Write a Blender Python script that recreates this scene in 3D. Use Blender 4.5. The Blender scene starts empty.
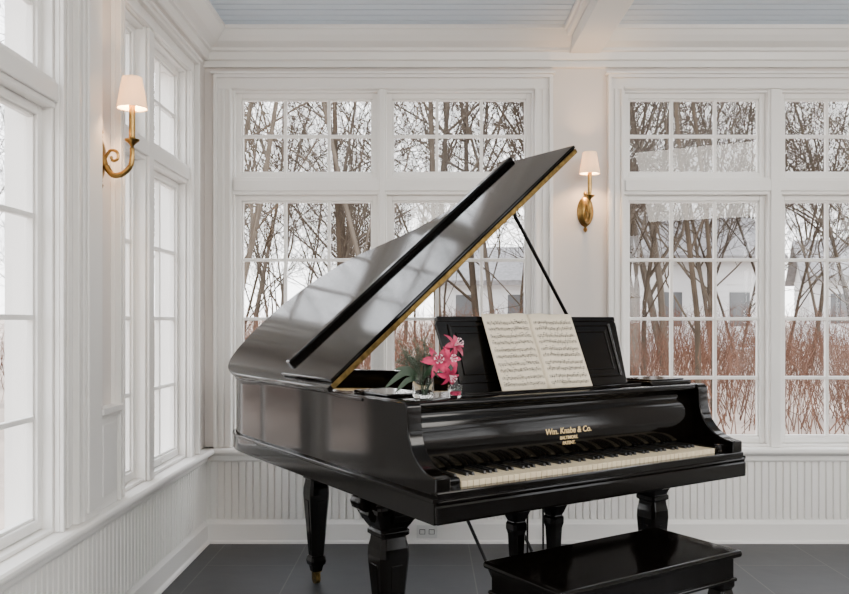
import bpy, bmesh, math, random
from mathutils import Vector, Matrix
random.seed(7)
S = bpy.context.scene
C = S.collection

# ------------------------------------------------------------------ materials
def mat(name, col, rough=0.5, metal=0.0, coat=0.0, bump=0.0, bscale=40, var=0.0, vscale=6, spec=0.5, rvar=0):
    m = bpy.data.materials.new(name); m.use_nodes = True
    nt = m.node_tree; b = nt.nodes['Principled BSDF']
    b.inputs['Base Color'].default_value = (*col, 1)
    b.inputs['Roughness'].default_value = rough
    b.inputs['Metallic'].default_value = metal
    b.inputs['Coat Weight'].default_value = coat
    b.inputs['Coat Roughness'].default_value = 0.06
    b.inputs['Specular IOR Level'].default_value = spec
    tc = nt.nodes.new('ShaderNodeTexCoord')
    if var > 0:
        n = nt.nodes.new('ShaderNodeTexNoise'); n.inputs['Scale'].default_value = vscale; n.inputs['Detail'].default_value = 5
        nt.links.new(tc.outputs['Object'], n.inputs['Vector'])
        r = nt.nodes.new('ShaderNodeValToRGB')
        r.color_ramp.elements[0].position = .3; r.color_ramp.elements[1].position = .7
        r.color_ramp.elements[0].color = (*[c*(1-var) for c in col], 1)
        r.color_ramp.elements[1].color = (*[min(1, c*(1+var)) for c in col], 1)
        nt.links.new(n.outputs['Fac'], r.inputs['Fac']); nt.links.new(r.outputs['Color'], b.inputs['Base Color'])
    if rvar > 0:
        n3 = nt.nodes.new('ShaderNodeTexNoise'); n3.inputs['Scale'].default_value = 4; n3.inputs['Detail'].default_value = 6
        nt.links.new(tc.outputs['Object'], n3.inputs['Vector'])
        mr = nt.nodes.new('ShaderNodeMapRange'); mr.inputs['From Min'].default_value = .3; mr.inputs['From Max'].default_value = .7
        mr.inputs['To Min'].default_value = rough; mr.inputs['To Max'].default_value = rough+rvar
        nt.links.new(n3.outputs['Fac'], mr.inputs['Value']); nt.links.new(mr.outputs['Result'], b.inputs['Roughness'])
    if bump > 0:
        n2 = nt.nodes.new('ShaderNodeTexNoise'); n2.inputs['Scale'].default_value = bscale; n2.inputs['Detail'].default_value = 4
        nt.links.new(tc.outputs['Object'], n2.inputs['Vector'])
        bp = nt.nodes.new('ShaderNodeBump'); bp.inputs['Strength'].default_value = bump; bp.inputs['Distance'].default_value = .01
        nt.links.new(n2.outputs['Fac'], bp.inputs['Height']); nt.links.new(bp.outputs['Normal'], b.inputs['Normal'])
    return m

M_white = mat('paint_trim', (.83, .815, .785), .35, var=.015, vscale=2)
M_wall = mat('paint_wall', (.71, .665, .63), .55, var=.015, vscale=2)
M_tan = mat('paint_tan', (.26, .20, .15), .6, var=.05, vscale=2)  # dark tan for the unseen rear wall, chosen to cut flat fill
M_ceil = mat('paint_blue_ceiling', (.58, .67, .765), .5)
M_black = mat('ebony_lacquer', (.0022, .0016, .0012), .07, bump=.012, bscale=5, spec=.25, rvar=.05)
M_blackm = mat('ebony_satin', (.004, .003, .003), .38, bump=.05, bscale=30, spec=.25)
M_brass = mat('aged_brass', (.38, .235, .075), .32, metal=1, var=.25, vscale=60)
M_hinge = mat('old_brass_hinge', (.16, .105, .035), .45, metal=1, var=.5, vscale=45)
M_gold = mat('gold_plate', (.60, .40, .14), .4, metal=1)
M_goldl = mat('gold_leaf', (.80, .60, .30), .45, metal=.3)
M_ivory = mat('ivory_keys', (.70, .59, .40), .3)
M_eb = mat('ebony_keys', (.006, .006, .006), .35)
M_felt = mat('red_felt', (.35, .03, .03), .9)
M_wood = mat('spruce_soundboard', (.45, .27, .12), .5, var=.2, vscale=12)
M_steel = mat('steel_strings', (.6, .58, .55), .3, metal=1)
M_paper = mat('paper', (.74, .65, .50), .8)
M_ink = mat('ink', (.03, .03, .03), .8)
M_pink = mat('lily_pink', (.46, .022, .09), .5, var=.6, vscale=28)
M_pinkl = mat('lily_white', (.85, .6, .65), .5)
M_leaf = mat('leaf_green', (.014, .038, .014), .5, var=.3, vscale=20)
M_stem = mat('dry_sprig', (.08, .10, .07), .8)
M_bark = mat('bark', (.060, .045, .032), .95, var=.3, vscale=3, spec=.1)
M_bark2 = mat('bark_grey', (.105, .085, .066), .95, var=.25, vscale=3, spec=.1)
M_brush = mat('brush_stems', (.115, .058, .038), .95, var=.45, vscale=.7, spec=.1)
M_ground = mat('snow_ground', (.36, .29, .24), .95, var=.4, vscale=.5)
M_siding = mat('house_siding', (.78, .78, .78), .8)
M_roof = mat('house_roof', (.26, .25, .25), .8, var=.2)
M_dark = mat('house_window', (.10, .105, .11), .2)
M_plastic = mat('outlet_plastic', (.70, .70, .68), .4)

def glass_pane():
    m = bpy.data.materials.new('window_glass'); m.use_nodes = True
    nt = m.node_tree; nt.nodes.clear()
    o = nt.nodes.new('ShaderNodeOutputMaterial'); mx = nt.nodes.new('ShaderNodeMixShader')
    t = nt.nodes.new('ShaderNodeBsdfTransparent'); g = nt.nodes.new('ShaderNodeBsdfGlossy')
    g.inputs['Roughness'].default_value = .02
    mx.inputs[0].default_value = .04
    nt.links.new(t.outputs[0], mx.inputs[1]); nt.links.new(g.outputs[0], mx.inputs[2]); nt.links.new(mx.outputs[0], o.inputs[0])
    return m
M_pane = glass_pane()
M_glass = bpy.data.materials.new('clear_glass'); M_glass.use_nodes = True
_b = M_glass.node_tree.nodes['Principled BSDF']; _b.inputs['Transmission Weight'].default_value = 1; _b.inputs['Roughness'].default_value = .02; _b.inputs['IOR'].default_value = 1.3; _b.inputs['Base Color'].default_value = (.95, .97, .96, 1)

def shade_mat():
    m = bpy.data.materials.new('lamp_shade_fabric'); m.use_nodes = True
    nt = m.node_tree; nt.nodes.clear()
    o = nt.nodes.new('ShaderNodeOutputMaterial'); mx = nt.nodes.new('ShaderNodeMixShader'); ad = nt.nodes.new('ShaderNodeAddShader')
    d = nt.nodes.new('ShaderNodeBsdfDiffuse'); t = nt.nodes.new('ShaderNodeBsdfTranslucent'); e = nt.nodes.new('ShaderNodeEmission')
    d.inputs[0].default_value = (.82, .72, .58, 1); t.inputs[0].default_value = (.85, .70, .50, 1)
    e.inputs[0].default_value = (1, .78, .52, 1); e.inputs[1].default_value = .5
    mx.inputs[0].default_value = .3
    nt.links.new(d.outputs[0], mx.inputs[1]); nt.links.new(t.outputs[0], mx.inputs[2])
    nt.links.new(mx.outputs[0], ad.inputs[0]); nt.links.new(e.outputs[0], ad.inputs[1]); nt.links.new(ad.outputs[0], o.inputs[0])
    return m
M_shade = shade_mat()

def tile_mat():
    m = bpy.data.materials.new('slate_tile'); m.use_nodes = True
    nt = m.node_tree; b = nt.nodes['Principled BSDF']
    tc = nt.nodes.new('ShaderNodeTexCoord'); br = nt.nodes.new('ShaderNodeTexBrick')
    mp = nt.nodes.new('ShaderNodeMapping'); mp.inputs['Rotation'].default_value = (0, 0, math.pi/2); mp.inputs['Location'].default_value = (.13, .22, 0)
    nt.links.new(tc.outputs['Object'], mp.inputs['Vector']); nt.links.new(mp.outputs['Vector'], br.inputs['Vector'])
    br.inputs['Scale'].default_value = 1; br.inputs['Brick Width'].default_value = .9; br.inputs['Row Height'].default_value = .45
    br.inputs['Mortar Size'].default_value = .003; br.inputs['Color1'].default_value = (.031, .033, .036, 1); br.inputs['Color2'].default_value = (.036, .038, .041, 1)
    br.inputs['Mortar'].default_value = (.085, .085, .082, 1)
    n = nt.nodes.new('ShaderNodeTexNoise'); n.inputs['Scale'].default_value = 7; n.inputs['Detail'].default_value = 6
    nt.links.new(tc.outputs['Object'], n.inputs['Vector'])
    mix = nt.nodes.new('ShaderNodeMixRGB'); mix.blend_type = 'OVERLAY'; mix.inputs[0].default_value = .3
    nt.links.new(br.outputs['Color'], mix.inputs[1]); nt.links.new(n.outputs['Fac'], mix.inputs[2]); nt.links.new(mix.outputs[0], b.inputs['Base Color'])
    b.inputs['Roughness'].default_value = .42; b.inputs['Specular IOR Level'].default_value = .35
    bp = nt.nodes.new('ShaderNodeBump'); bp.inputs['Strength'].default_value = .12; bp.inputs['Distance'].default_value = .01
    nt.links.new(n.outputs['Fac'], bp.inputs['Height']); nt.links.new(bp.outputs['Normal'], b.inputs['Normal'])
    return m
M_tile = tile_mat()

# ------------------------------------------------------------------ mesh builder
class MB:
    def __init__(s): s.v = []; s.f = []
    def box(s, x0, x1, y0, y1, z0, z1, f=None):
        n = len(s.v)
        for x in (x0, x1):
            for y in (y0, y1):
                for z in (z0, z1):
                    s.v.append(tuple(f(x, y, z)) if f else (x, y, z))
        for q in ((0, 1, 3, 2), (4, 6, 7, 5), (0, 4, 5, 1), (2, 3, 7, 6), (0, 2, 6, 4), (1, 5, 7, 3)):
            s.f.append([n+i for i in q])
    def prism(s, pts, h0, h1, f):
        n = len(s.v); k = len(pts)
        for h in (h0, h1):
            for p, q in pts: s.v.append(tuple(f(p, q, h)))
        for i in range(k):
            j = (i+1) % k; s.f.append([n+i, n+j, n+k+j, n+k+i])
        s.f.append([n+i for i in range(k)][::-1]); s.f.append([n+k+i for i in range(k)])
    def loft(s, rings, closed=True, cap=True):
        n = len(s.v); k = len(rings[0])
        for r in rings: s.v.extend([tuple(p) for p in r])
        for a in range(len(rings)-1):
            for i in range(k if closed else k-1):
                j = (i+1) % k
                s.f.append([n+a*k+i, n+a*k+j, n+(a+1)*k+j, n+(a+1)*k+i])
        if cap and closed:
            s.f.append([n+i for i in range(k)][::-1]); s.f.append([n+(len(rings)-1)*k+i for i in range(k)])
    def lathe(s, prof, cx, cy, seg=20, cap=True):
        s.loft([[(cx+r*math.cos(2*math.pi*i/seg), cy+r*math.sin(2*math.pi*i/seg), z) for i in range(seg)] for r, z in prof], cap=cap)
    def tube(s, pts, rads, seg=8, cap=True):
        pts = [Vector(p) for p in pts]; rings = []
        for i, p in enumerate(pts):
            d = (pts[min(i+1, len(pts)-1)]-pts[max(i-1, 0)]).normalized()
            up = Vector((0, 0, 1)) if abs(d.z) < .9 else Vector((1, 0, 0))
            a = d.cross(up).normalized(); b = d.cross(a)
            r = rads[i] if isinstance(rads, (list, tuple)) else rads
            rings.append([p+(a*math.cos(2*math.pi*k/seg)+b*math.sin(2*math.pi*k/seg))*r for k in range(seg)])
        s.loft(rings, cap=cap)
    def obj(s, name, m, parent=None, smooth=False, bevel=0, recalc=True, seg=2):
        me = bpy.data.meshes.new(name); me.from_pydata(s.v, [], s.f); me.update()
        if recalc:
            bm = bmesh.new(); bm.from_mesh(me); bmesh.ops.recalc_face_normals(bm, faces=bm.faces); bm.to_mesh(me); bm.free()
        me.materials.append(m)
        o = bpy.data.objects.new(name, me); C.objects.link(o)
        if smooth:
            me.polygons.foreach_set('use_smooth', [True]*len(me.polygons))
            try:
                me.set_sharp_from_angle(angle=math.radians(40))
            except Exception: pass
        if bevel:
            md = o.modifiers.new('bevel', 'BEVEL'); md.width = bevel; md.segments = seg; md.limit_method = 'ANGLE'; md.angle_limit = math.radians(40)
        if parent: o.parent = parent
        return o
def empty(name, loc=(0, 0, 0), rz=0):
    e = bpy.data.objects.new(name, None); C.objects.link(e); e.location = loc; e.rotation_euler = (0, 0, rz); e.empty_display_size = .1
    return e
def crom(pts, n=6):
    out = []
    P = [pts[0]]+list(pts)+[pts[-1]]
    for i in range(1, len(P)-2):
        p0, p1, p2, p3 = [Vector(q) for q in P[i-1:i+3]]
        for k in range(n):
            t = k/n
            out.append(.5*((2*p1)+(-p0+p2)*t+(2*p0-5*p1+4*p2-p3)*t*t+(-p0+3*p1-3*p2+p3)*t**3))
    out.append(Vector(pts[-1])); return out

# ------------------------------------------------------------------ room
XL, XR, YB, YR, HC = -1.245, 4.2, 4.62, -2.6, 2.85
fb = lambda s, n, z: (s, YB-n, z)
fl = lambda s, n, z: (XL+n, s, z)
fr = lambda s, n, z: (XR-n, s, z)
fk = lambda s, n, z: (s, YR+n, z)
ZB, ZT = .535, 2.535        # opening
GB, GT1, GB2, GT = .585, 1.919, 2.076, 2.496
wn = [0]; tn = [0]

def window_group(f, units, cw=.10, cwl=None, cwr=None):
    wn[0] += 1; tn[0] += 1
    root = empty('window_%d' % wn[0])
    s0, s1 = units[0][0]-.04, units[-1][1]+.04
    m = MB()
    m.box(s0, s0+.012, -.16, .0, ZB, ZT, f); m.box(s1-.012, s1, -.16, .0, ZB, ZT, f)
    m.box(s0+.012, s1-.012, -.16, 0, ZT-.012, ZT, f); m.box(s0+.012, s1-.012, -.16, 0, ZB, ZB+.014, f)
    for i in range(len(units)-1):
        a, b = units[i][1]+.03, units[i+1][0]-.03
        m.box(a, b, -.12, .008, ZB, ZT, f); c = (a+b)/2; w = (b-a)/2-.012
        if w > .008: m.box(c-w, c+w, .008, .022, ZB, ZT, f)
    ta, tb = GT1+.03, GB2-.03
    m.box(s0, s1, -.12, .006, ta, tb, f); m.box(s0+.01, s1-.01, .006, .020, ta+.018, tb-.018, f)
    g = MB()
    for a, b in units:
        for zb, zt, rows in ((GB, GT1, 4), (GB2, GT, 2)):
            k = .034
            m.box(a-k, a, -.080, -.035, zb-k, zt+k, f); m.box(b, b+k, -.080, -.035, zb-k, zt+k, f)
            m.box(a, b, -.080, -.035, zb-k, zb, f); m.box(a, b, -.080, -.035, zt, zt+k, f)
            m.box(a, a+.010, -.070, -.046, zb, zt, f); m.box(b-.010, b, -.070, -.046, zb, zt, f)
            m.box(a, b, -.070, -.046, zb, zb+.01, f); m.box(a, b, -.070, -.046, zt-.01, zt, f)
            cols = max(1, round((b-a)/.25))
            for i in range(1, cols):
                x = a+(b-a)*i/cols; m.box(x-.009, x+.009, -.068, -.044, zb, zt, f)
            for i in range(1, rows):
                z = zb+(zt-zb)*i/rows; m.box(a, b, -.0675, -.0445, z-.009, z+.009, f)
            n = len(g.v); g.v += [f(a, -.055, zb), f(b, -.055, zb), f(b, -.055, zt), f(a, -.055, zt)]; g.f.append([n, n+1, n+2, n+3])
            if rows == 4: m.box((a+b)/2-.02, (a+b)/2+.02, -.035, -.025, zb-.03, zb-.015, f)
    m.obj('frame', M_white, root, bevel=.003)
    g.obj('glass', M_pane, root, recalc=False)
    t = MB(); L = cwl or cw; R = cwr or cw
    def side(a, b, outer):
        t.box(a, b, 0, .018, ZB, ZT, f)
        o0, o1 = (a, a+.02) if outer < 0 else (b-.02, b)
        t.box(o0, o1, .018, .042, ZB, ZT+.06, f)
        i0, i1 = (b-.018, b-.002) if outer < 0 else (a+.002, a+.018)
        t.box(i0, i1, .018, .032, ZB, ZT-.002, f)
        c = (a+b)/2; t.box(c-.008, c+.008, .018, .026, ZB, ZT-.001, f)
    side(s0-L, s0, -1); side(s1, s1+R, 1)
    t.box(s0-L, s1+R, 0, .018, ZT, ZT+.078, f)
    t.box(s0, s1, .018, .030, ZT+.002, ZT+.018, f)
    t.box(s0-L, s1+R, .018, .042, ZT+.06, ZT+.078, f)
    t.box(s0-L-.012, s1+R+.012, 0, .055, ZT+.078, ZT+.092, f)
    t.obj('trim_%d' % tn[0], M_white, bevel=.003)
    return s0, s1

def build_wall(side, f, a, b, groups, wm=None):
    w = MB(); cuts = []
    for g in groups:
        cuts.append(window_group(f, g['u'], cwl=g.get('l'), cwr=g.get('r')))
    cuts.sort(); T = -.16
    w.box(a, b, T, 0, -.02, ZB, f); w.box(a, b, T, 0, ZT, HC+.05, f)
    x = a
    for c0, c1 in cuts:
        w.box(x, c0, T, 0, ZB, ZT, f); x = c1
    w.box(x, b, T, 0, ZB, ZT, f)
    w.obj('wall_%s' % side, wm or M_wall)
    m = MB(); m.prism([(0, 0), (.022, 0), (.022, .105), (.017, .112), (.012, .125), (.006, .135), (0, .135)], a, b, lambda p, q, h: f(h, p, q))
    m.prism([(.022, 0), (.036, 0), (.034, .012), (.022, .018)], a, b, lambda p, q, h: f(h, p, q))
    m.obj('baseboard_%s' % side, M_white)
    pts = []; x = a; pitch = .040
    while x < b-pitch:
        pts += [(x, .013), (x+pitch-.012, .013), (x+pitch-.008, .003), (x+pitch-.004, .003)]; x += pitch
    pts.append((b, .013))
    r0 = [f(p, q, .13) for p, q in pts]; r1 = [f(p, q, .49) for p, q in pts]
    m = MB(); m.loft([r0, r1], closed=False); tn[0] += 1; m.obj('trim_%d' % tn[0], M_white if not wm else wm, recalc=False)
    m = MB(); tn[0] += 1
    m.prism([(-.03, .502), (.062, .502), (.070, .509), (.072, .518), (.070, .527), (.062, .534), (-.03, .534)], a, b, lambda p, q, h: f(h, p, q))
    m.prism([(0, .455), (.020, .455), (.026, .465), (.026, .488), (.040, .502), (0, .502)], a, b, lambda p, q, h: f(h, p, q))
    m.obj('trim_%d' % tn[0], M_white)
    m = MB(); tn[0] += 1
    m.prism([(0, HC), (.150, HC), (.150, HC-.018), (.138, HC-.022), (.122, HC-.045), (.095, HC-.072), (.065, HC-.086), (.050, HC-.092), (.050, HC-.108), (.036, HC-.114), (.028, HC-.150), (.020, HC-.156), (0, HC-.156)], a, b, lambda p, q, h: f(h, p, q))
    m.obj('trim_%d' % tn[0], M_white)

build_wall('back', fb, XL, XR, [dict(u=[(-1.049, -.308), (-.196, .561)]), dict(u=[(1.139, 1.879), (2.019, 2.76), (2.90, 3.64)], l=.09)])
build_wall('left', fl, YR, YB, [dict(u=[(-1.6, -.9), (-.8, -.1)]), dict(u=[(1.1, 1.88), (1.98, 2.71)], r=.12), dict(u=[(3.36, 3.59), (3.74, 4.22)], l=.08, r=.11)])  # first window pair is unseen behind the camera, repeated for its light
build_wall('right', fr, YR, YB, [dict(u=[(-2.0, -1.25), (-1.1, -.35)]), dict(u=[(.6, 1.35), (1.5, 2.25)]), dict(u=[(3.0, 3.9)])])  # unseen wall; its windows are added to let sky light in
build_wall('rear', fk, XL, XR, [dict(u=[(1.5, 2.25), (2.4, 3.15)])], wm=M_tan)  # unseen windows added for sky light behind the camera

m = MB(); tn[0] += 1
m.box(2.885, 3.045, 0, .045, .534, HC-.156, fl); m.box(2.905, 3.025, .045, .055, .56, HC-.2, fl)
m.obj('trim_%d' % tn[0], M_white, bevel=.004)
m = MB(); tn[0] += 1
m.box(3.05, 3.235, 0, .03, .534, .875, fl); m.box(3.045, 3.245, 0, .052, .89, .915, fl); m.box(3.045, 3.24, 0, .04, .875, .89, fl); m.box(3.08, 3.205, .03, .036, .58, .85, fl)
m.obj('trim_%d' % tn[0], M_white, bevel=.003)
m = MB(); tn[0] += 1
m.box(XL, XR, 0, .012, 2.668, 2.695, fb); m.box(XL, XR, 0, .03, 2.655, 2.668, fb)
m.obj('trim_%d' % tn[0], M_white, bevel=.002)

m = MB(); m.box(XL-.16, XR+.16, YR-.16, YB+.16, -.08, 0); m.obj('floor', M_tile)
m = MB(); pts = []; y = YR-.16
while y < YB+.16:
    pts += [(y, HC), (y+.06, HC), (y+.064, HC+.008), (y+.070, HC+.008)]; y += .074
m.loft([[(XL-.16, p, q) for p, q in pts], [(XR+.16, p, q) for p, q in pts]], closed=False)
m.box(XL-.16, XR+.16, YR-.16, YB+.16, HC+.02, HC+.10)
m.obj('ceiling', M_ceil, recalc=False)
m = MB(); tn[0] += 1
for xc in (.88, 3.1):
    m.box(xc-.085, xc+.085, YR, YB, 2.73, HC)
    m.box(xc-.115, xc-.085, YR, YB, 2.80, HC); m.box(xc+.085, xc+.115, YR, YB, 2.80, HC)
    m.box(xc-.135, xc-.115, YR, YB, 2.825, HC); m.box(xc+.115, xc+.135, YR, YB, 2.825, HC)
m.obj('trim_%d' % tn[0], M_white, bevel=.004)

r = empty('wall_outlet', (.0, YB-.022, .066))
m = MB(); m.box(-.058, .058, -.008, 0, -.036, .036); m.obj('plate', M_plastic, r, bevel=.003)
m = MB()
for sx in (-.026, .026):
    m.box(sx-.016, sx+.016, -.011, -.008, -.014, .014)
m.obj('sockets', M_blackm, r, bevel=.002)
m = MB()
for sx in (-.026, .026):
    m.box(sx-.013, sx+.013, -.0125, -.011, -.011, .011)
m.obj('socket_faces', M_plastic, r)

# ------------------------------------------------------------------ sconces  (local: +Y away from wall)
def sconce(loc, rz):
    r = empty('wall_sconce', loc, rz)
    m = MB()
    def oval(y, rx, rzz, cz=0): return [(rx*math.cos(2*math.pi*i/28), y, cz+rzz*math.sin(2*math.pi*i/28)) for i in range(28)]
    m.loft([oval(0, .046, .085), oval(.008, .046, .085), oval(.012, .040, .078), oval(.016, .040, .078), oval(.026, .026, .055), oval(.030, .012, .02)])
    m.lathe([(.002, -.118), (.009, -.110), (.012, -.100), (.006, -.090), (.010, -.084)], 0, .012, 12)
    m.lathe([(.010, .080), (.006, .090), (.012, .098), (.009, .108), (.002, .115)], 0, .012, 12)
    m.obj('backplate', M_brass, r, smooth=True)
    m = MB()
    P = crom([(0, .02, .01), (0, .035, -.03), (0, .06, -.062), (0, .095, -.058), (0, .125, -.03), (0, .132, .005), (0, .132, .035)], 6)
    m.tube(P, [.012-.003*i/len(P) for i in range(len(P))], 10)
    Q = crom([(0, .03, .0), (0, .05, .03), (0, .075, .025), (0, .078, .0), (0, .06, -.008), (0, .052, .008)], 6)
    m.tube(Q, .006, 8)
    m.lathe([(.004, .03), (.010, .036), (.006, .045), (.012, .055), (.026, .066), (.028, .072), (.013, .075), (.012, .08)], 0, .132, 18)
    m.obj('arm', M_brass, r, smooth=True)
    m = MB(); m.lathe([(.0115, .074), (.0115, .20), (.006, .203), (.005, .21)], 0, .132, 16); m.obj('candle_sleeve', M_brass, r, smooth=True)
    m = MB(); m.loft([[((rr)*math.cos(2*math.pi*i/32), .132+rr*math.sin(2*math.pi*i/32), z) for i in range(32)] for rr, z in ((.056, .188), (.055, .194), (.037, .302), (.036, .306))], cap=False)
    o = m.obj('shade', M_shade, r, smooth=True)
    sd = o.modifiers.new('s', 'SOLIDIFY'); sd.thickness = .0015
    l = bpy.data.lights.new('bulb', 'POINT'); l.energy = 11; l.color = (1, .60, .31); l.shadow_soft_size = .02
    lo = bpy.data.objects.new('bulb', l); C.objects.link(lo); lo.parent = r; lo.location = (0, .132, .24)
sconce((.886, YB, 1.853), math.pi)
sconce((XL, 3.11, 1.853), -math.pi/2)

# ------------------------------------------------------------------ grand piano
RZ = math.atan2(.544, .84)
F0 = Vector((.026, 2.424, 0)); U = Vector((math.cos(RZ), math.sin(RZ), 0)); V = Vector((-math.sin(RZ), math.cos(RZ), 0))
def PW(a, t, z=0): return F0+U*a+V*t+Vector((0, 0, z))
P = empty('grand_piano', F0, RZ)
P.scale = (.978, 1, 1)
W = 1.46; ZR = .985
ctrl = [(0, .45), (0, 1.0), (0, 1.50), (.012, 1.70), (.075, 1.84), (.20, 1.925), (.38, 1.965), (.56, 1.945), (.72, 1.86), (.84, 1.72), (.93, 1.53), (1.03, 1.35), (1.19, 1.17), (1.36, 1.03), (1.44, .90), (W, .72), (W, .45)]
outl = [(p.x, p.y) for p in crom(ctrl, 6)]
def offset(pts, d):
    out = []
    for i, p in enumerate(pts):
        a = Vector(pts[max(i-1, 0)]); b = Vector(pts[min(i+1, len(pts)-1)]); t = (b-a).normalized()
        out.append((p[0]-t.y*d, p[1]+t.x*d))
    return out
I = lambda p, q, h: (p, q, h)
def strip(name, o_d, i_d, z0, z1, m_, bev=0):
    o = offset(outl, o_d); i = offset(outl, i_d)
    m = MB(); m.loft([[(a[0], a[1], z0), (a[0], a[1], z1), (b[0], b[1], z1), (b[0], b[1], z0)] for a, b in zip(o, i)])
    return m.obj(name, m_, P, smooth=True, bevel=bev)
strip('rim', 0, -.05, .66, ZR, M_black, .003)
strip('rim_base', .012, -.05, .64, .706, M_black, .004)
strip('rim_moulding', .018, 0, .706, .718, M_black, .003)
strip('rim_top_bead', .005, -.01, ZR-.018, ZR-.008, M_black, .002)
m = MB(); ins = offset(outl, -.03)
m.prism(ins, .655, .675, I); m.obj('bottom_board', M_blackm, P)
m = MB(); m.prism(offset(outl, -.049), .86, .868, I); m.obj('soundboard', M_wood, P)
m = MB(); m.prism([p for p in offset(outl, -.09)], .885, .893, I)
for k in range(4):
    a0 = .25+k*.28; m.tube([(a0, .5, .90), (a0-.1*(k/3)-.04, 1.7-.55*k/3, .90)], .012, 6)
m.obj('iron_plate', M_gold, P)
m = MB()
for k in range(70):
    a0 = .12+k*1.22/69; L = 1.75-.95*(k/69)**.8
    m.box(a0-.0008, a0+.0008, .50, L, .915, .9166)
m.obj('strings', M_steel, P)
m = MB(); m.box(.08, 1.38, .72, .75, .918, .945); m.obj('dampers', M_blackm, P, bevel=.003)
m = MB(); m.box(.08, 1.38, .66, .70, .9, .925); m.box(.05, .10, .5, 1.5, .9, .93); m.obj('felt', M_felt, P)
m = MB()
for k in range(60):
    a0 = .12+k*1.22/59
    for r_ in range(3): m.box(a0-.003, a0+.003, .50+.03*r_, .506+.03*r_, .893, .93)
m.obj('tuning_pins', M_steel, P)
prof = [(0, .64), (0, .775)]+[(q.x, q.y) for q in crom([(.0, .775), (.045, .782), (.095, .805), (.135, .845), (.155, .895), (.160, .94), (.163, .972), (.175, ZR)], 5)][1:]+[(.46, ZR), (.46, .64)]
for nm, a0, a1 in (('arm_bass', 0, .055), ('arm_treble', W-.055, W)):
    m = MB(); m.prism(prof, a0, a1, lambda p, q, h: (h, p, q)); m.obj(nm, M_black, P, smooth=True, bevel=.004)
m = MB()
m.box(-.012, 0, -.008, .46, .64, .706); m.box(-.018, 0, -.012, .46, .706, .718)
m.box(W, W+.002, -.008, .46, .64, .706); m.box(W, W+.006, -.012, .46, .706, .718)
m.obj('arm_base', M_black, P, bevel=.004)
m = MB(); m.box(-.010, W+.0, -.020, .46, .64, .70); m.obj('keybed', M_black, P, bevel=.008)
m = MB(); m.box(.0, W, -.008, .03, .70, .735); m.box(-.0, W, -.016, .0, .70, .712); m.obj('key_slip', M_black, P, bevel=.005)
m = MB(); m.box(.055, .115, .028, .21, .70, .765); m.box(W-.115, W-.055, .028, .21, .70, .765); m.obj('key_blocks', M_black, P, bevel=.01, seg=3)
KA, KW = .120, 1.22/52
wk, bk = MB(), MB()
names = 'ABCDEFG'
for i in range(52):
    wk.box(KA+i*KW+.0009, KA+(i+1)*KW-.0009, .036, .21, .715, .750)
    if names[i % 7] in 'ACDFG' and i < 51:
        c = KA+(i+1)*KW
        bk.prism([(.096, .749), (.102, .760), (.21, .761), (.21, .749)], c-.0050, c+.0050, lambda p, q, h: (h, p, q))
wk.obj('white_keys', M_ivory, P, bevel=.0012, seg=1); bk.obj('black_keys', M_eb, P, bevel=.001, seg=1)
fp = [(q.x, q.y) for q in crom([(.205, .763), (.198, .775), (.190, .81), (.190, .86), (.200, .905), (.215, .935), (.212, .952), (.190, .956), (.176, .966), (.176, .978), (.185, ZR)], 4)]
m = MB(); m.prism(fp+[(.26, ZR), (.26, .763)], .055, W-.055, lambda p, q, h: (h, p, q)); m.obj('fallboard', M_black, P, smooth=True)
m = MB(); m.box(.03, W-.03, .25, .44, .955, ZR); m.obj('front_shelf', M_black, P, bevel=.003)
m = MB(); m.box(.055, .12, .44, .68, .955, ZR-.002); m.box(W-.12, W-.055, .44, .68, .955, ZR-.002); m.obj('side_shelves', M_black, P, bevel=.003)
m = MB(); m.box(1.19, 1.43, .22, .42, ZR, ZR+.016); m.box(1.21, 1.41, .24, .40, ZR+.016, ZR+.022); m.obj('treble_ledge', M_black, P, bevel=.005)
m = MB(); m.box(.045, .20, .36, .60, ZR, ZR+.010); m.obj('bass_ledge', M_black, P, bevel=.004)
for txt, z, sz in (('Wm. Knabe & Co.', .838, .030), ('BALTIMORE.', .817, .016), ('PATENT.', .798, .016)):
    cu = bpy.data.curves.new('lettering', 'FONT'); cu.body = txt; cu.size = sz; cu.align_x = 'CENTER'; cu.extrude = .0006; cu.offset = .0004
    o = bpy.data.objects.new('lettering', cu); C.objects.link(o); o.parent = P
    o.location = (.715, .188, z); o.rotation_euler = (math.radians(90), 0, 0); cu.materials.append(M_goldl)
# lid
TH = math.radians(39.1); ZH = .992
def LP(w, t, n): return (w*math.cos(TH)-n*math.sin(TH)-.01, t, ZH+w*math.sin(TH)+n*math.cos(TH))
TF = .648
lo_ = offset(outl, .016)
lo_ = [(p[0]*1.055, p[1]) for p in lo_ if p[1] > TF]
LW = 1.565
lidp = [(-.018, TF)]+lo_+[(LW, TF)]
m = MB(); m.prism(lidp, 0, .022, LP); m.obj('lid', M_black, P, bevel=.005)
m = MB(); m.prism([(.012, TF), (.012, 1.10), (LW, 1.10), (LW, TF)], .0235, .038, LP)
m.obj('lid_front_flap', M_black, P, bevel=.004)
m = MB(); m.prism([(.06, 1.070), (.06, 1.112), (LW+.005, 1.112), (LW+.005, 1.070)], .0235, .060, LP); m.obj('flap_moulding', M_black, P, bevel=.008, seg=3)
m = MB(); m.prism([(.0, TF-.004), (.0, TF+.001), (LW-.01, TF+.001), (LW-.01, TF-.004)], .003, .023, LP); m.obj('piano_hinge', M_hinge, P, bevel=.001)
m = MB()
for t in (.75, 1.25, 1.6): m.box(-.012, .03, t, t+.07, ZR-.004, ZR+.012)
m.obj('lid_hinges', M_blackm, P, bevel=.002)
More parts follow.
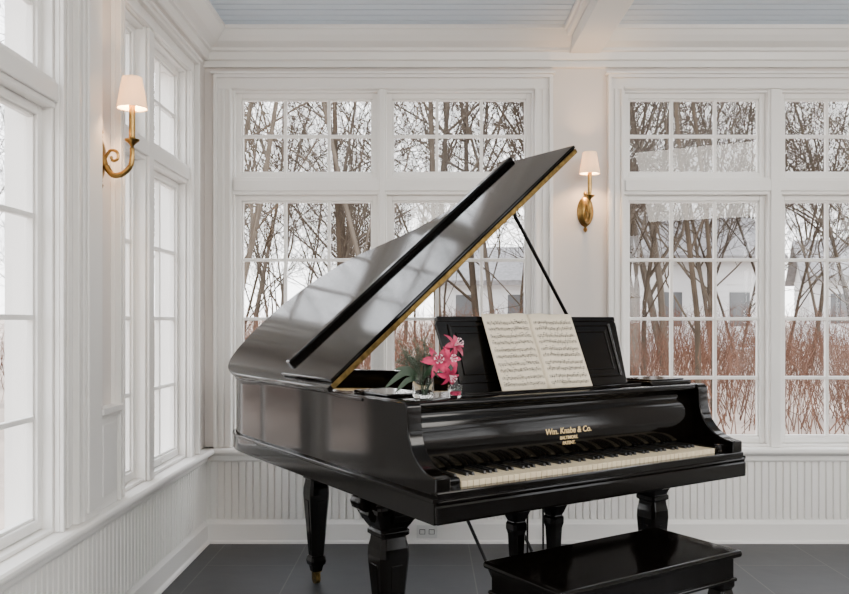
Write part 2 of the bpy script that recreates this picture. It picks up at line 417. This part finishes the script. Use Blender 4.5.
m = MB(); m.tube([(1.41, .70, ZR-.03), (.875, .70, ZH+.875*math.tan(TH)-.006)], .0085, 10); m.tube([(1.355, .73, ZR-.03), (1.245, .705, 1.14)], .005, 8)
m.obj('lid_prop', M_black, P, smooth=True)
# music desk
def DP(a, h, n):
    c = .94; s_ = .34
    return (a, .315+h*s_-n*c, ZR+.004+h*c+n*s_)
DT = .272
m = MB(); m.prism([(.29, -.004), (.262, DT-.02), (.275, DT), (1.15, DT), (1.165, DT-.02), (1.142, -.004)], 0, .014, DP); m.obj('music_desk', M_black, P, bevel=.003)
m = MB()
def frame(a0, a1, h0, h1, wd, n0, n1):
    m.prism([(a0, h0), (a0, h1), (a0+wd, h1), (a0+wd, h0)], n0, n1, DP); m.prism([(a1-wd, h0), (a1-wd, h1), (a1, h1), (a1, h0)], n0, n1, DP)
    m.prism([(a0+wd, h0), (a1-wd, h0), (a1-wd, h0+wd), (a0+wd, h0+wd)], n0, n1, DP); m.prism([(a0+wd, h1-wd), (a1-wd, h1-wd), (a1-wd, h1), (a0+wd, h1)], n0, n1, DP)
frame(.31, .55, .03, .25, .010, .014, .019); frame(.86, 1.12, .03, .25, .010, .014, .019)
frame(.34, .52, .06, .22, .006, .014, .018); frame(.89, 1.09, .06, .22, .006, .014, .018)
m.prism([(.27, DT-.012), (.27, DT+.006), (1.157, DT+.006), (1.157, DT-.012)], -.004, .02, DP)
m.obj('desk_moulding', M_black, P, bevel=.002)
m = MB(); m.box(.28, 1.15, .236, .322, ZR, ZR+.005); m.box(.28, 1.15, .236, .243, ZR+.005, ZR+.011); m.obj('desk_ledge', M_black, P, bevel=.002)

def oct_(cx, cy, hw, ch, z):
    c = hw-ch
    return [(cx+x, cy+y, z) for x, y in ((hw, c), (c, hw), (-c, hw), (-hw, c), (-hw, -c), (-c, -hw), (c, -hw), (hw, -c))]
def leg(nm, a, t, sc=1.0, st=1.0):
    m = MB()
    S_ = [(.655, .095, .01), (.618, .095, .01), (.612, .088, .01), (.60, .090, .012), (.585, .088, .012), (.560, .076, .012), (.535, .062, .012), (.520, .056, .01), (.514, .062, .01), (.500, .062, .01), (.494, .053, .012), (.478, .056, .014), (.455, .062, .016), (.425, .064, .017), (.395, .062, .017), (.30, .053, .015), (.20, .044, .012), (.135, .038, .012), (.130, .046, .012), (.112, .050, .012), (.095, .046, .012), (.085, .036, .01), (.060, .030, .01)]
    m.loft([oct_(a, t, hw*sc*(st if z > .53 else 1), ch*sc, z) for z, hw, ch in S_])
    for dx, dy in ((1, 0), (-1, 0), (0, 1), (0, -1)):
        pr = [(.05, .64), (.130, .64), (.136, .625), (.128, .602), (.108, .590), (.096, .592), (.100, .578), (.088, .556), (.070, .55), (.060, .53), (.05, .52)]
        m.prism([(p_*sc*st, q_) for p_, q_ in pr], -.035*sc, .035*sc, lambda p, q, h, dx=dx, dy=dy: (a+dx*p+dy*h, t+dy*p+dx*h, q))
    for dx, dy in ((1, 0), (-1, 0), (0, 1), (0, -1)):
        m.loft([[(a+sc*(dx*r+dy*w_), t+sc*(dy*r+dx*w_), z), (a+sc*(dx*r-dy*w_), t+sc*(dy*r-dx*w_), z), (a+sc*(dx*(r-.01)-dy*w_), t+sc*(dy*(r-.01)-dx*w_), z), (a+sc*(dx*(r-.01)+dy*w_), t+sc*(dy*(r-.01)+dx*w_), z)] for z, r, w_ in ((.40, .066, .022), (.30, .057, .02), (.16, .044, .014))])
    m.obj(nm, M_black, P, bevel=.002)
    m = MB(); m.tube([(a-.012, t, .026), (a+.012, t, .026)], .026, 18); m.box(a-.018, a-.014, t-.012, t+.012, .02, .065); m.box(a+.014, a+.018, t-.012, t+.012, .02, .065); m.box(a-.02, a+.02, t-.02, t+.02, .055, .066)
    m.obj(nm+'_caster', M_hinge, P, bevel=.002)
leg('leg_bass', .115, .47, .94, 1.08); leg('leg_treble', 1.355, .36, .82); leg('leg_tail', .346, 1.534, .80, .88)
m = MB()
m.box(.05, W-.05, .36, .50, .62, .655); m.box(.30, .40, .5, 1.85, .625, .655); m.box(.9, 1.0, .5, 1.35, .625, .655)
m.obj('beams', M_blackm, P, bevel=.003)
m = MB(); LA, LT = .738, .40
m.box(LA-.15, LA+.15, LT-.05, LT+.05, .59, .625)
for sx in (-.095, .095):
    m.loft([oct_(LA+sx, LT, hw, hw*.35, z) for z, hw in ((.60, .05), (.575, .05), (.565, .038), (.555, .044), (.53, .046), (.505, .036), (.49, .028), (.48, .034), (.46, .034), (.44, .028), (.30, .021), (.20, .019), (.19, .028), (.17, .028))])
m.box(LA-.15, LA+.15, LT-.06, LT+.05, .09, .18); m.box(LA-.16, LA+.16, LT-.07, LT+.06, .165, .18)
m.obj('pedal_lyre', M_black, P, bevel=.003)
m = MB()
for sx in (-.04, .04): m.tube([(LA+sx, LT, .17), (LA+sx, LT, .60)], .004, 8)
for sx in (-.12, .12): m.tube([(LA+sx, LT+.03, .16), (LA+sx*1.0-.02, LT+.42, .63)], .007, 8)
m.obj('lyre_rods', M_blackm, P, smooth=True)
m = MB()
for sx in (-.05, .05):
    m.loft([[(LA+sx+w_*math.cos(q*math.pi/4), LT-y, z+.006*math.sin(q*math.pi/4)) for q in range(8)] for y, w_, z in ((.05, .012, .125), (.12, .012, .12), (.16, .022, .105), (.19, .02, .098), (.2, .006, .097))])
m.obj('pedals', M_brass, P, smooth=True)

# ------------------------------------------------------------------ sheet music
R = empty('sheet_music', F0, RZ)
def page_pt(c, side, p, q):
    curl = .014*math.sin(min(1, p*2.2)*math.pi)*(1-.2*q)
    a = c+side*p*.216+(-.004*q)
    h = -.016+q*.298; n = .050-.020*q+curl+.004*p
    return DP(a, h, n)
CA = .668
for side, nm in ((-1, 'page_left'), (1, 'page_right')):
    m = MB(); rows = []
    for j in range(9):
        rows.append([page_pt(CA, side, i/14, j/8) for i in range(15)])
    m.loft(rows, closed=False)
    o = m.obj(nm, M_paper, R, smooth=True, recalc=False); sd = o.modifiers.new('s', 'SOLIDIFY'); sd.thickness = .003; sd.offset = 0
m = MB()
def mark(side, p0, p1, q0, q1):
    n = len(m.v)
    for p, q in ((p0, q0), (p1, q0), (p1, q1), (p0, q1)):
        x, y, z = page_pt(CA, side, p, q); m.v.append((x, y-.0026, z+.0006))
    m.f.append([n, n+1, n+2, n+3])
rnd = random.Random(3)
for side in (-1, 1):
    for k in range(10):
        q0 = .06+k*.09
        if k % 2 == 1: q0 -= .008
        for l in range(5):
            for s_ in range(8):
                mark(side, .07+s_*.108, .07+(s_+1)*.108, q0+l*.0075, q0+l*.0075+.0018)
        for s_ in range(5):
            p = .07+s_*.216; mark(side, p, p+.004, q0, q0+.032)
        p = .10
        while p < .92:
            qq = q0+rnd.uniform(-.008, .03); mark(side, p, p+.018, qq, qq+.010)
            up = rnd.choice((-1, 1)); mark(side, p+(.015 if up > 0 else 0), p+(.019 if up > 0 else .004), min(qq, qq+up*.03)+.003, max(qq, qq+up*.03)+.003)
            if rnd.random() < .35:
                mark(side, p+.015, p+.05, qq+.028, qq+.034)
            p += rnd.choice((.028, .04, .05))
m.obj('notation', M_ink, R, recalc=False)

# ------------------------------------------------------------------ bench
B = empty('piano_bench', PW(.606, -.13), RZ)
m = MB(); m.box(-.395, .395, -.185, .185, .465, .488); m.obj('seat', M_black, B, bevel=.009, seg=4)
m = MB(); m.box(-.375, .375, -.165, .165, .385, .465); m.box(-.383, .383, -.173, .173, .385, .397); m.obj('apron', M_black, B, bevel=.004)
for i, (sx, sy) in enumerate(((-1, -1), (1, -1), (1, 1), (-1, 1))):
    m = MB(); x, y = sx*.345, sy*.135
    m.loft([oct_(x, y, hw, .006, z) for z, hw in ((.395, .034), (.37, .034), (.36, .028), (.34, .032), (.12, .022), (.11, .028), (.09, .028), (.08, .02), (0, .018))])
    m.obj('leg_%d' % (i+1), M_black, B, bevel=.002)

# ------------------------------------------------------------------ flowers
vp = PW(.135, .280, ZR+.001)
G = empty('flower_vase', vp)
m = MB(); m.lathe([(.001, 0), (.030, 0), (.034, .006), (.036, .03), (.037, .078), (.0345, .078), (.033, .03), (.030, .010), (.001, .009)], 0, 0, 32, cap=False); m.obj('glass', M_glass, G, smooth=True)
def basis(d):
    d = Vector(d).normalized(); a = d.cross(Vector((0, 0, 1)))
    if a.length < .01: a = Vector((1, 0, 0))
    a.normalize(); return d, a, d.cross(a).normalized()
def lily(mb, mb2, c, d, size):
    c = Vector(c); d, a, b = basis(d)
    for k in range(6):
        an = k*math.pi/3+rnd.uniform(-.12, .12); rad = a*math.cos(an)+b*math.sin(an); tan = d.cross(rad).normalized()
        wmax = size*(.15 if k % 2 else .21); L = size*rnd.uniform(.9, 1.12)
        rows = []
        for i in range(9):
            s = i/8; r_ = L*(s**1.1); h = size*(.55*s-1.0*s**2.4*.55)
            w_ = wmax*math.sin(math.pi*min(.97, (.08+.9*s)))**.8
            ctr = c+rad*r_*.85+d*h
            rows.append([ctr-tan*w_+d*.12*w_, ctr-tan*w_*.5, ctr-d*.10*w_, ctr+tan*w_*.5, ctr+tan*w_+d*.12*w_])
        mb.loft(rows, closed=False)
        mb2.tube([c+d*.003, c+rad*size*.15+d*size*.5, c+rad*size*.22+d*size*.62], .0010, 4)
        q = c+rad*size*.22+d*size*.62
        mb2.tube([q-tan*size*.06, q+tan*size*.06], .002, 5)
p, st = MB(), MB()
lily(p, st, (.052, -.03, .120), (.0, -1, .3), .066)
lily(p, st, (.100, -.01, .170), (.8, -.7, .6), .056)
lily(p, st, (.085, -.035, .078), (.6, -1, -.5), .050)
lily(p, st, (.088, -.03, .130), (.4, -.9, .1), .050)
p.obj('lilies', M_pink, G, smooth=True, recalc=False); st.obj('stamens', M_pinkl, G)
m = MB()
for c in ((.052, -.02, .12), (.10, 0, .155), (.085, -.02, .08), (-.03, 0, .09), (.0, .0, .13), (.088, -.02, .128)):
    m.tube(crom([(c[0]*.1, c[1]*.1, .01), (c[0]*.35, c[1]*.3, .07), c], 4), .0022, 6)
def leaf(b0, b1, b2, w_):
    cc = crom([b0, b1, b2], 5); rows = []
    for i, q in enumerate(cc):
        s = i/(len(cc)-1); d = (cc[min(i+1, len(cc)-1)]-cc[max(i-1, 0)]).normalized(); sd = d.cross(Vector((.2, -1, .3))).normalized()
        ww = w_*math.sin(math.pi*min(.98, .06+.92*s)); rows.append([q-sd*ww, q+Vector((0, .2, -.3))*ww*.6, q+sd*ww])
    m.loft(rows, closed=False)
leaf((-.01, 0, .06), (-.05, -.02, .095), (-.095, -.03, .095), .010)
leaf((-.01, 0, .06), (-.06, -.03, .085), (-.125, -.05, .035), .011)
leaf((-.01, 0, .06), (-.05, -.03, .06), (-.09, -.05, .02), .009)
leaf((-.0, 0, .06), (-.03, .0, .12), (-.055, -.01, .135), .008)
leaf((.0, -.01, .06), (.03, -.04, .10), (.05, -.06, .07), .009)
leaf((0, 0, .06), (.02, .0, .11), (.03, .02, .16), .008)
m.obj('foliage', M_leaf, G, smooth=True, recalc=False)
m = MB()
for k in range(42):
    e = Vector((rnd.uniform(-.095, .035), rnd.uniform(-.04, .05), rnd.uniform(.11, .195))); mid = Vector((e.x*.45, e.y*.4, .10))
    m.tube([Vector((0, 0, .05)), mid, e], [.0012, .001, .0007], 4)
    for j in range(9):
        q = mid.lerp(e, .2+.8*j/8); d = Vector((rnd.uniform(-1, 1), rnd.uniform(-1, 1), rnd.uniform(0, 1)))*.012
        m.tube([q, q+d], [.0008, .0020], 4)
m.obj('sprigs', M_stem, G, recalc=False)
vg = empty('votive_glass', PW(.225, .222, ZR+.001))
m = MB(); m.lathe([(.001, 0), (.018, 0), (.022, .006), (.025, .042), (.023, .042), (.020, .008), (.001, .006)], 0, 0, 24, cap=False); m.obj('glass', M_glass, vg, smooth=True)
m = MB(); m.lathe([(.017, .009), (.0195, .022)], 0, 0, 20); m.obj('wax', M_pink, vg, smooth=True)

# ------------------------------------------------------------------ outside
m = MB(); n_ = 60
def gz(x, y):
    d = max(0, math.hypot(x, y-2)-9); return -.45+.022*d+.10*math.sin(x*.35)*math.cos(y*.28)*min(1, d/4)
rows = []
for j in range(n_+1):
    rows.append([(-90+180*i/n_, -70+180*j/n_, gz(-90+180*i/n_, -70+180*j/n_)) for i in range(n_+1)])
m.loft(rows, closed=False); m.obj('ground', M_ground, smooth=True, recalc=False)

def make_tree(seed, H):
    rg = random.Random(seed); m = MB()
    def br(p, d, L, r, lev):
        n = 5 if lev == 0 else 4; pts = [p.copy()]; rr = [r]; dd = d.copy()
        for i in range(n):
            dd = (dd+Vector((rg.gauss(0, .13), rg.gauss(0, .13), rg.gauss(.03, .08)))*(.6 if lev == 0 else 1.3)).normalized()
            pts.append(pts[-1]+dd*L/n); rr.append(r*(1-.72*(i+1)/n))
        m.tube(pts, rr, 6 if lev == 0 else (4 if lev < 2 else 3), cap=False)
        if lev >= 3: return
        k = (12, 7, 5)[lev]
        for c in range(k):
            s = rg.uniform(.14 if lev == 0 else .2, 1); idx = min(n-1, int(s*n)); q = pts[idx].lerp(pts[idx+1], s*n-idx)
            base = (pts[idx+1]-pts[idx]).normalized(); side = Vector((rg.gauss(0, 1), rg.gauss(0, 1), rg.gauss(0, .5)))
            side = (side-base*side.dot(base)).normalized(); ang = rg.uniform(.45, 1.05)
            nd = (base*math.cos(ang)+side*math.sin(ang)+Vector((0, 0, .15))).normalized()
            br(q, nd, L*rg.uniform(.38, .60), max(.007, rr[idx]*rg.uniform(.35, .55)), lev+1)
    for s in range(rg.choice((1, 1, 2))):
        br(Vector((rg.uniform(-.2, .2), rg.uniform(-.2, .2), -.1)), Vector((rg.gauss(0, .12), rg.gauss(0, .12), 1)).normalized(), H, rg.uniform(.045, .10), 0)
    me = bpy.data.meshes.new('tree_mesh'); me.from_pydata(m.v, [], m.f); me.update(); me.materials.append(M_bark if seed % 2 else M_bark2)
    return me
protos = [make_tree(100+i, 7.5+.7*(i % 4)) for i in range(10)]
TR = empty('bare_trees')
rt = random.Random(11)
def put(x, y, s):
    o = bpy.data.objects.new('tree', rt.choice(protos)); C.objects.link(o); o.parent = TR
    o.location = (x, y, gz(x, y)); o.rotation_euler = (0, 0, rt.uniform(0, 6.28)); o.scale = (s, s, s*rt.uniform(.95, 1.2))
for k in range(100):
    y = 16+42*rt.random()**1.0; x = rt.uniform(-.40, .68)*y
    put(x, y, rt.uniform(.85, 1.3))
for x, y in ((-3.2, 12.5), (-.6, 13.0), (4.3, 12.5), (7.6, 13.5)): put(x, y, .9)
for k in range(40):
    x = -rt.uniform(11, 32); y = rt.uniform(-8, 34); put(x, y, rt.uniform(.8, 1.2))
for k in range(10): put(rt.uniform(14, 26), rt.uniform(-10, 10), 1)
for k in range(8): put(rt.uniform(-8, 14), rt.uniform(-24, -13), 1)

m = MB(); rb = random.Random(9)
for k in range(10500):
    y = 11+18*rb.random(); x = rb.uniform(-.40, .70)*y
    if k % 6 == 0: x = -rb.uniform(8, 16); y = rb.uniform(3, 24)
    dens = .5+.5*math.sin(x*.9+1.3)*math.sin(y*.7)
    if rb.random() > .3+.7*dens: continue
    h = rb.uniform(.5, 1.9); z = gz(x, y)
    lx, ly = rb.gauss(0, .28)*h, rb.gauss(0, .28)*h; w_ = rb.uniform(.005, .012)
    a = Vector((x, y, z-.05)); b = a+Vector((lx, ly, h)); mm = a.lerp(b, .5)+Vector((rb.gauss(0, .08), rb.gauss(0, .08), 0))
    m.tube([a, mm, b], [w_, w_*.7, w_*.35], 3, cap=False)
    for j in range(2):
        q = mm.lerp(b, rb.random()); m.tube([q, q+Vector((rb.gauss(0, .22), rb.gauss(0, .22), rb.uniform(.1, .35)))], [w_*.5, w_*.3], 3, cap=False)
m.obj('brush', M_brush, TR, recalc=False)

def house(x, y, w, d, h, rz):
    r = empty('neighbor_house', (x, y, gz(x, y)), rz)
    m = MB(); m.box(-w/2, w/2, -d/2, d/2, -.5, h)
    k = 0
    while k*.25 < h-.2: m.box(-w/2-.03, w/2+.03, -d/2-.03, d/2+.03, k*.25, k*.25+.2); k += 1
    m.prism([(-d/2, h), (d/2, h), (0, h+d*.32)], -w/2, w/2, lambda p, q, hh: (hh, p, q)); m.obj('siding', M_siding, r)
    m = MB()
    for s in (-1, 1):
        m.prism([(s*(d/2+.4), h-.25), (0, h+d*.32), (0, h+d*.32+.2), (s*(d/2+.4), h-.02)], -w/2-.4, w/2+.4, lambda p, q, hh: (hh, p, q))
    m.obj('roof', M_roof, r)
    m = MB()
    n = int(w/2.2)
    for i in range(n):
        xx = -w/2+(i+.5)*w/n; m.box(xx-.4, xx+.4, -d/2-.06, -d/2-.035, .9, 2.2)
    m.obj('windows', M_dark, r)
house(10.4, 34, 5.4, 5, 3.6, .1); house(3.4, 42, 5, 5, 2.9, -.15); house(20, 38, 5, 5, 3.0, -.3)

# ------------------------------------------------------------------ world + lights
w = bpy.data.worlds.new('overcast'); S.world = w; w.use_nodes = True
nt = w.node_tree; bg = nt.nodes['Background']
tc = nt.nodes.new('ShaderNodeTexCoord'); sp = nt.nodes.new('ShaderNodeSeparateXYZ'); rp = nt.nodes.new('ShaderNodeValToRGB')
nt.links.new(tc.outputs['Generated'], sp.inputs[0]); nt.links.new(sp.outputs['Z'], rp.inputs['Fac'])
rp.color_ramp.elements[0].color = (.97, .97, .97, 1); rp.color_ramp.elements[1].color = (.86, .91, 1, 1)
nt.links.new(rp.outputs['Color'], bg.inputs['Color']); bg.inputs['Strength'].default_value = 7.5

def area(name, loc, tgt, sx, sy, e, col=(1, .955, .89)):
    l = bpy.data.lights.new(name, 'AREA'); l.shape = 'RECTANGLE'; l.size = sx; l.size_y = sy; l.energy = e; l.color = col
    o = bpy.data.objects.new(name, l); C.objects.link(o); o.location = loc
    o.rotation_euler = (Vector(tgt)-Vector(loc)).to_track_quat('-Z', 'Y').to_euler()
area('fill_light', (.9, -1.0, 2.65), (.6, 4, .9), 2.2, .8, 115)  # added fill behind the camera at ceiling height, no real fixture
area('fill_light', (2.6, 1.6, 2.68), (1.6, 3.5, .6), 1.2, 1.2, 65)  # second added fill, out of view, brightens the room from the right

# ------------------------------------------------------------------ camera
cam = bpy.data.cameras.new('camera'); co = bpy.data.objects.new('camera', cam); C.objects.link(co)
co.location = (0, 0, 1.24); co.rotation_euler = (math.pi/2, 0, 0)
cam.sensor_width = 36; cam.lens = 36*824/849; cam.shift_x = -2.5/849; cam.shift_y = 24/849; cam.clip_start = .05; cam.clip_end = 300
S.camera = co
